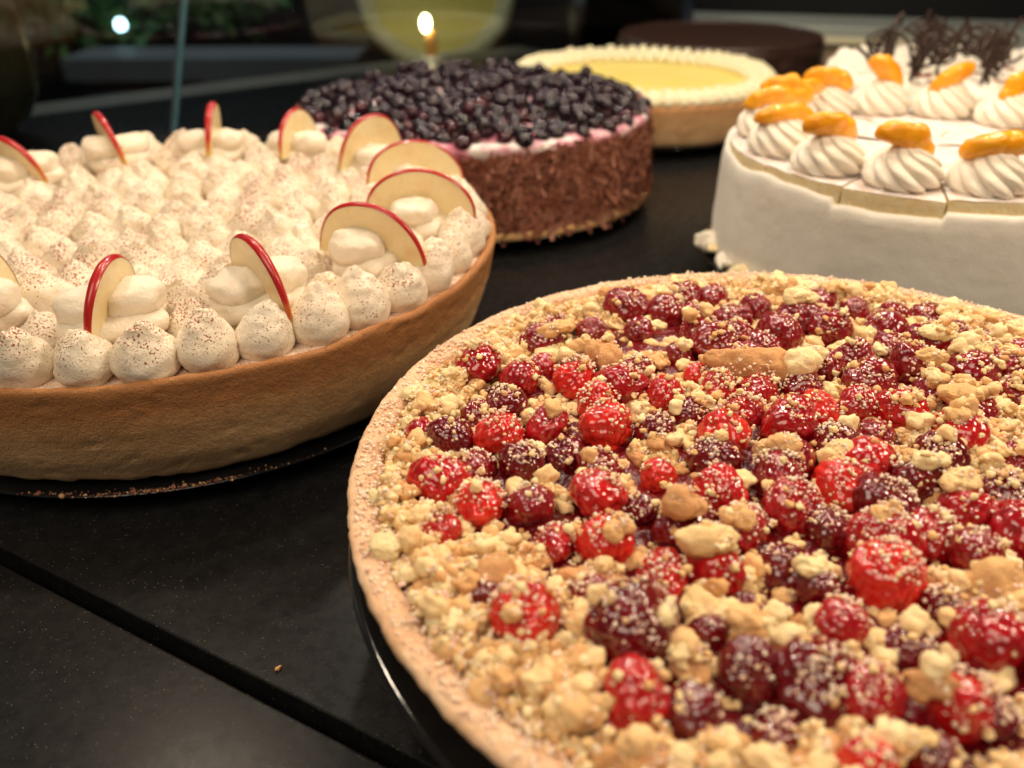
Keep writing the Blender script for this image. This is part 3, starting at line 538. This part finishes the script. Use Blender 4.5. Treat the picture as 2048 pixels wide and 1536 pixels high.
for k in range(14):   # the cut portions of the sponge top, with thin gaps between
    a0 = math.radians(-107+25.714*k+.28); a1 = math.radians(-107+25.714*(k+1)-.28); zt = WZ+rng.uniform(-.07, .07); rr_ = 10.88+rng.uniform(-.08, .08); n = 10; nr = 16
    th = np.linspace(a0, a1, n); rs = np.linspace(.01, 1, nr)*rr_; V = []; F = []
    for i in range(n):
        for r_ in rs: V.append((r_*math.cos(th[i]), r_*math.sin(th[i]), zt))
    for i in range(n):
        for z_ in (zt-.12, zt-.5, 6.4): V.append((rr_*1.0*math.cos(th[i]), rr_*math.sin(th[i]), z_))
    for i in range(n-1):
        for j in range(nr-1): F.append([i*nr+j, i*nr+j+1, (i+1)*nr+j+1, (i+1)*nr+j])
    V = np.array(V); V[:n*nr, 2] += .04*fbm(V[:n*nr]*1.3, 130+k, 3); o = put('cake_top', mesh('cake_top', V[:n*nr], np.array(F), M['sugar_top']), t)
    Vs = []; Fs = []
    for i in range(n):
        for q, z_ in ((0, zt-.03), (.02, zt-.2), (.03, zt-.45), (0.0, 6.3)): Vs.append(((rr_+q)*math.cos(th[i]), (rr_+q)*math.sin(th[i]), z_))
    for i in range(n-1):
        for j in range(3): Fs.append([i*4+j, i*4+j+1, (i+1)*4+j+1, (i+1)*4+j])
    for th_ in (a0, a1):
        b0 = len(Vs); 
        for r_ in (.4*rr_, rr_): 
            for z_ in (zt-.03, 6.3): Vs.append((r_*math.cos(th_), r_*math.sin(th_), z_))
        Fs.append([b0, b0+1, b0+3, b0+2])
    put('sponge_layer', mesh('sponge_layer', np.array(Vs), np.array(Fs), M['sponge'], smooth=False), t)
V, F = lathe([(0, 7.2), (10.5, 7.2)], 60); put('sponge_base', mesh('sponge_base', V, F, M['sponge']), t)
def swirl(seed, R=1.98, h=2.25, lob=9, tw=2.6):
    n, k = 180, 40; s = np.linspace(0, 1, k); pr = smoothprof([(.80, 0), (.97, .12), (1.0, .26), (.93, .45), (.74, .66), (.46, .86), (.16, .98), (0, 1)], k); th = np.arange(n)*2*math.pi/n
    V = []; 
    for i in range(n):
        for j in range(k):
            ph = th[i]+tw*s[j]; rid = abs(math.sin(lob*ph/2)); f = 1-.20*(1-rid)**1.2*min(1, 6*(1-s[j])); V.append((pr[j, 0]*R*f*math.cos(th[i]), pr[j, 0]*R*f*math.sin(th[i]), pr[j, 1]*h))
    V = np.array(V); V += .05*np.stack([vnoise(V*1.2, seed+q) for q in range(3)], -1); i, j = np.meshgrid(np.arange(n), np.arange(k-1), indexing='ij'); i2 = (i+1) % n
    return V, np.stack([i*k+j, i2*k+j, i2*k+j+1, i*k+j+1], -1).reshape(-1, 4)
sw = [mesh('cream_rosette', *swirl(140+i, tw=2.4+.2*i), M['whip']) for i in range(3)]
def segment(seed, L_=2.9, w_=.62, hh=1.35):
    r = np.random.default_rng(seed); n, k = 34, 20; V = []
    for i in range(n):
        u = -1+2*i/(n-1); th = u*1.15; q = max(0, 1-abs(u)**2.6)**.6; cx, cz = math.sin(th)*L_/2, math.cos(th)*L_/2*.75
        for j in range(k):
            a = 2*math.pi*j/k; ra = hh*.5*q*(1 if math.sin(a) > 0 else .8); rb_ = w_*.75*q*(1-.25*max(0, -math.sin(a))); off = ra*math.sin(a); V.append((cx+math.sin(th)*off, rb_*math.cos(a), cz+math.cos(th)*off))
    V = np.array(V); V *= (1+.10*fbm(V*1.5, seed, 2))[:, None]; V -= (V.max(0)+V.min(0))/2
    i, j = np.meshgrid(np.arange(n-1), np.arange(k), indexing='ij'); return V, np.stack([i*k+j, i*k+(j+1) % k, (i+1)*k+(j+1) % k, (i+1)*k+j], -1).reshape(-1, 4)
sg = [mesh('mandarin_piece', *segment(150+i), M['mandarin']) for i in range(4)]
MR = {-94: (.7, -.1, -.1, 2.25), -120: (.6, .45, .1, 2.3), -146: (.7, .35, -.2, 2.2), -171: (.9, .05, .2, 2.1), 163: (.7, 0, .2, 2.2), 137: (.6, .1, -.2, 2.2), 112: (.5, .2, 0, 2.3), 86: (.35, .85, .3, 2.5), 60: (.6, -.5, .2, 2.4), 35: (.3, -.9, .2, 2.3)}
for k in range(14):
    ang = (-94+25.714*k+180) % 360-180; a = math.radians(ang); x, y = 8.75*math.cos(a), 8.75*math.sin(a)
    if not inview((WH[0]+x, WH[1]+y, 10), 120): continue
    put('cream_rosette', sw[k % 3], t, (x, y, WZ-.05), (0, 0, rng.uniform(0, 6)), (1, 1, rng.uniform(.92, 1.05)))
    rx_, ry_, rz_, zz = MR.get(round(ang), (.5, .3, .3, 2.3))
    put('mandarin_piece', sg[k % 4], t, (x+rng.uniform(-.1, .1), y-.2, WZ+zz), (rx_, ry_, rz_), (1.12, 1.2, 1.2))
    if 130 < ang < 170: put('mandarin_piece', sg[(k+1) % 4], t, (x+1.3, y+.2, WZ+2.1), (.8, .1, .5), (.95, .95, .9))
for i in range(22):    # torn smears of cream at the foot of the cake, left
    a = math.radians(rng.uniform(-190, -140)); V, F = blob(rng.uniform(.3, 1.0), rng.uniform(.2, .45), rng.uniform(.15, .6), 160+i, .5); put('cream_smear', mesh('cream_smear', V, F, M['whip'] if i % 3 else M['sponge']), t, (11.6*math.cos(a), 11.6*math.sin(a), rng.uniform(1.1, 1.9)), (rng.uniform(-.5, .5), rng.uniform(-.5, .5), rng.uniform(0, 3)))

# ------------------------------------------------------------------ cream cake with chocolate lattice
t = thing('lattice_cake', 'white cream cake crowned with upright dark chocolate lattice pieces', 'cake', (*TW, 0)); TZ = 8.3
V, F = lathe(smoothprof([(0, 1), (12.2, 1), (12.4, 1.3), (12.4, 7.1), (12.2, 7.7), (11.6, 7.9), (0, 7.9)], 110), 260); V[:, 2] += (V[:, 2] > 7.5)*.75*np.abs(fbm(V*np.array([.9, .9, .1]), 170, 3)); d = V.copy(); d[:, 2] = 0; d /= np.linalg.norm(d, axis=1)[:, None]+1e-6; V += d*(.25*fbm(V*.9, 171, 3))[:, None]; put('cream_coat', mesh('cream_coat', V, F, M['whip']), t)
def lattice(seed):
    r = np.random.default_rng(seed); it = []
    for i in range(6):
        th = r.uniform(-1.1, 1.1); L_ = r.uniform(1.6, 3.6); x0 = r.uniform(-1, 1); z0 = r.uniform(0, 1.2); u = np.linspace(0, 1, 9)
        it.append(tube(np.c_[x0+math.sin(th)*L_*u+.25*np.sin(u*5+i), .12*np.sin(u*4+i)*np.ones(9), z0+math.cos(th)*L_*u], .15, 6))
    u = np.linspace(0, 6.28, 24)
    for i in range(3): it.append(tube(np.c_[r.uniform(-.6, .6)+(.9+.2*i)*np.cos(u), .1*np.sin(u*2), 1.6+.4*i+.6*np.sin(u)], .13, 6))
    return merge(it)
for i, (x, y, rz) in enumerate([(-9.4, -1.5, .2), (-6.2, -3.8, -.3), (-3.0, -7.0, .4), (-1.0, -3.2, -.5), (1.5, -8.5, .1), (-4.5, 2.0, .3), (-.5, 1.5, -.2), (2.8, -3.2, .6), (-8.2, -6.0, .8), (-2.2, 5.5, 0)]):
    V, F = lattice(190+i); put('chocolate_lattice', mesh('chocolate_lattice', V, F, M['darkchoc']), t, (x, y, TZ-.1), (rng.uniform(-.25, .15), rng.uniform(-.15, .15), rz))
it = []
for i in range(26):
    x, y = rng.uniform(-9, 4), rng.uniform(-10, -2); V, F = blob(rng.uniform(.2, .6), rng.uniform(.08, .2), .1, 210+i, .3); it.append(sh((V, F), x, y, TZ+.45, rng.uniform(0, 3)))
V, F = merge(it); o = put('chocolate_flakes', mesh('chocolate_flakes', V, F, M['shave'], np.full(len(V), .3)), t); o['kind'] = 'stuff'

# ------------------------------------------------------------------ plain dark chocolate cake
t = thing('chocolate_cake', 'plain dark chocolate glazed cake at the back behind the lemon tart', 'cake', (*CH, 0))
V, F = lathe(smoothprof([(0, .95), (11.8, .95), (12.0, 1.2), (12.0, 5.3), (11.9, 5.8), (11.6, 6.02), (11.2, 5.9), (10.8, 5.85), (0, 5.8)], 70), 200); V[:, 2] += (V[:, 2] > 5.4)*.06*fbm(V*.6, 220, 3); V[:, :2] *= (1+.012*fbm(V*.7, 221, 3))[:, None]; put('chocolate_glaze', mesh('chocolate_glaze', V, F, M['darkchoc']), t)
V, F = lathe(smoothprof([(11.3, 5.8), (11.4, 6.0), (11.55, 6.15), (11.75, 6.05), (11.85, 5.8)], 16), 200); V[:, 2] += .08*fbm(V*1.4, 223, 3); put('chocolate_rim', mesh('chocolate_rim', V, F, M['darkchoc']), t)

# ------------------------------------------------------------------ behind: glass, ledge, far things
P0 = np.array([-32., 82.]); pd = np.array([.8, .6]); L_ = 66
def pane(name, P, d, L_, label):
    V, F = box(0, L_, -.3, .3, 0, 60); V[:, 0] += V[:, 2]*.28; o = put(name, mesh(name, V, F, M['glass'], smooth=False), None, (*P, 0), (0, 0, math.atan2(d[1], d[0]))); return tag(o, label, 'glass screen', 'glass screens behind the cakes')
g1 = pane('glass_screen', P0+pd*.25, pd, L_, 'clear upright glass screen behind the blueberry cake and lemon tart')
g2 = pane('glass_screen', P0-pd*60, pd, 59.75, 'clear upright glass screen behind the apple tart, left of the dark seam')
V, F = box(-.19, .19, -.34, .34, 0, 60); V[:, 0] += V[:, 2]*.28; put('edge_seal', mesh('edge_seal', V, F, M['glass_edge'], smooth=False), g1, (-.25, 0, 0))
t = thing('rear_ledge', 'pale grey ledge with a beige front panel behind the lattice cake', 'ledge', (24, 130, -1.4)); az = math.atan2(-12, 41); t.rotation_euler = (0, 0, az)
V, F = box(0, 90, 0, 3, -0.0, 3.9); bevel_box('front_panel', V, F, M['beige'], .1, parent=t)
V, F = box(-3, 90, -.6, 12, 3.95, 6.3); bevel_box('ledge_board', V, F, M['ledge'], .3, parent=t)
V, F = box(2, 30, -.9, -.62, 4.1, 5.0); bevel_box('price_rail', V, F, M['lemoncream'], .03, parent=t)
V, F = box(-60, 150, 40, 45, -20, 70); o = bevel_box('rear_wall', V, F, M['gap'], .2, loc=(24, 130, 0), rot=(0, 0, az)); tag(o, 'dark wall behind the pale rear ledge', 'wall')
# lemon tart's reflection in the glass, built as a solid tilted copy
t = thing('lemon_tart_reflection', 'dim reflection of the yellow tart in the glass, modelled as a solid tilted tart', 'tart', (-12.3, 160, 4.6)); t.rotation_euler = (math.radians(62), 0, 0); lemon_tart(t)
V, F = box(-8, 8, -.5, .5, -14, 2); o = bevel_box('added_stand', V, F, M['steel'], .1, loc=(-12.3, 166, -3)); tag(o, 'dark made-up stand under the solid reflection of the yellow tart', 'stand')  # support made up to carry the solid reflection
t = thing('small_light', 'warm lamp reflected in the glass, modelled as a small glowing bulb', 'lamp', (-12.9, 141, 0))  # reflected lamp, built as a glowing bulb behind the glass
V, F = ico(3); put('bulb', mesh('bulb', V*(.72, .72, 1.25), F, M['bulb']), t, (0, 0, 3.4)); V, F = lathe([(0, 0), (2, 0), (2, .3), (.3, .5), (.3, 2.2), (0, 2.2)], 32); put('lamp_base', mesh('lamp_base', V, F, M['steel']), t, (0, 0, -6))
M['glow'] = emis('emissive_orange_glow', (1, .42, .08), .14); V, F = lathe(smoothprof([(0, 0), (.8, 0), (1.0, 1.5), (.9, 5), (.5, 6), (0, 6)], 30), 32); put('orange_glow', mesh('orange_glow', V, F, M['glow']), t, (.7, .8, -3.6))  # orange glow below the bulb, put in as a weakly emissive body
t = thing('small_light', 'small cool white lamp glowing among the green leaves at top left', 'lamp', (-95, 226, -10))
V, F = ico(3); put('bulb', mesh('bulb', V*(1.3, 1.3, 1.5), F, M['bulb_cool']), t, (0, 0, 3)); V, F = lathe([(0, -6), (.6, -6), (.6, 2), (0, 2)], 24); put('stem', mesh('stem', V, F, M['steel']), t)
V, F = box(-97, -33, 196, 212, -15, -10); o = bevel_box('bench', V, F, M['bench'], .4); tag(o, 'low grey bench beyond the glass, in front of the green plant', 'bench')
def plant(cx, cy, cz, R, n, label):
    t = thing('leafy_plant', label, 'plant', (cx, cy, cz)); Vs, Fs, Rs = [], [], []
    for i in range(n):
        p = rng.normal(size=3)*R*.5*(1.3, .8, .7); L_ = rng.uniform(2.5, 6); d1 = rng.normal(size=3); d1 /= np.linalg.norm(d1); d2 = np.cross(d1, rng.normal(size=3)); d2 /= np.linalg.norm(d2)
        Vs.append(np.array([p, p+d1*L_*.5+d2*L_*.22, p+d1*L_, p+d1*L_*.5-d2*L_*.22])); Fs.append(np.array([[0, 1, 2, 3]])+4*i); Rs.append(np.full(4, rng.random()))
    put('foliage', mesh('foliage', np.concatenate(Vs), np.concatenate(Fs), M['leaf'], np.concatenate(Rs)), t)
    V, F = lathe([(0, -R-25), (5, -R-25), (7, -R-8), (0, -R-8)], 32); put('pot', mesh('pot', V, F, M['bench']), t)
plant(-103, 232, -4, 13, 700, 'green leafy plant beyond the glass at top left'); plant(-74, 240, -3, 9, 300, 'smaller green leafy plant right of the glowing cool lamp')
t = thing('glass_vase', 'blurred brown green rounded vase at the top left edge of the photo', 'vase', (-50.5, 86, 0))
V, F = lathe(smoothprof([(0, 0), (1.6, 0), (1.8, .3), (3.2, 1.4), (4.6, 4.0), (5.2, 7.5), (5.0, 11), (4.0, 14), (3.4, 16), (3.6, 18), (3.4, 18), (3.2, 16), (3.8, 14), (0, 12)], 60), 80); put('vase_body', mesh('vase_body', V, F, M['vase']), t)
for nm, lab, cx, cy, Rj, hj, m in (('jar', 'dark blue rounded jar at the back, left end of the pale ledge', 21.5, 131, 4.2, 13, mat('dark_blue_glaze', [(.3, (.015, .022, .045)), (.7, (.025, .035, .07))], .3, .3)), ('jar', 'brown rounded jar at the back beside the dark blue jar', 13, 127, 5.0, 12, mat('brown_glaze', [(.3, (.05, .035, .022)), (.7, (.09, .065, .04))], .3, .4))):
    t = thing(nm, lab, 'jar', (cx, cy, 0))
    V, F = lathe(smoothprof([(0, 0), (Rj*.6, 0), (Rj, hj*.3), (Rj, hj*.6), (Rj*.6, hj*.85), (Rj*.5, hj), (Rj*.4, hj), (Rj*.4, hj*.9), (0, hj*.9)], 50), 64); put('jar_body', mesh('jar_body', V, F, m), t)
    V, F = lathe(smoothprof([(0, hj), (Rj*.55, hj), (Rj*.55, hj+.8), (Rj*.1, hj+1.3), (0, hj+1.3)], 30), 48); put('lid', mesh('lid', V, F, m), t)
V, F = ico(3); V = V*(1+.4*fbm(V*2, 5, 2))[:, None]*(.12, .07, .06)
tag(put('crumb', mesh('crumb', V, F, M['chunk']), None, (-7.2, 18.6, .05), (0, 0, 1)), 'tiny yellow crumb lying on the black counter beside the gap', 'crumb')
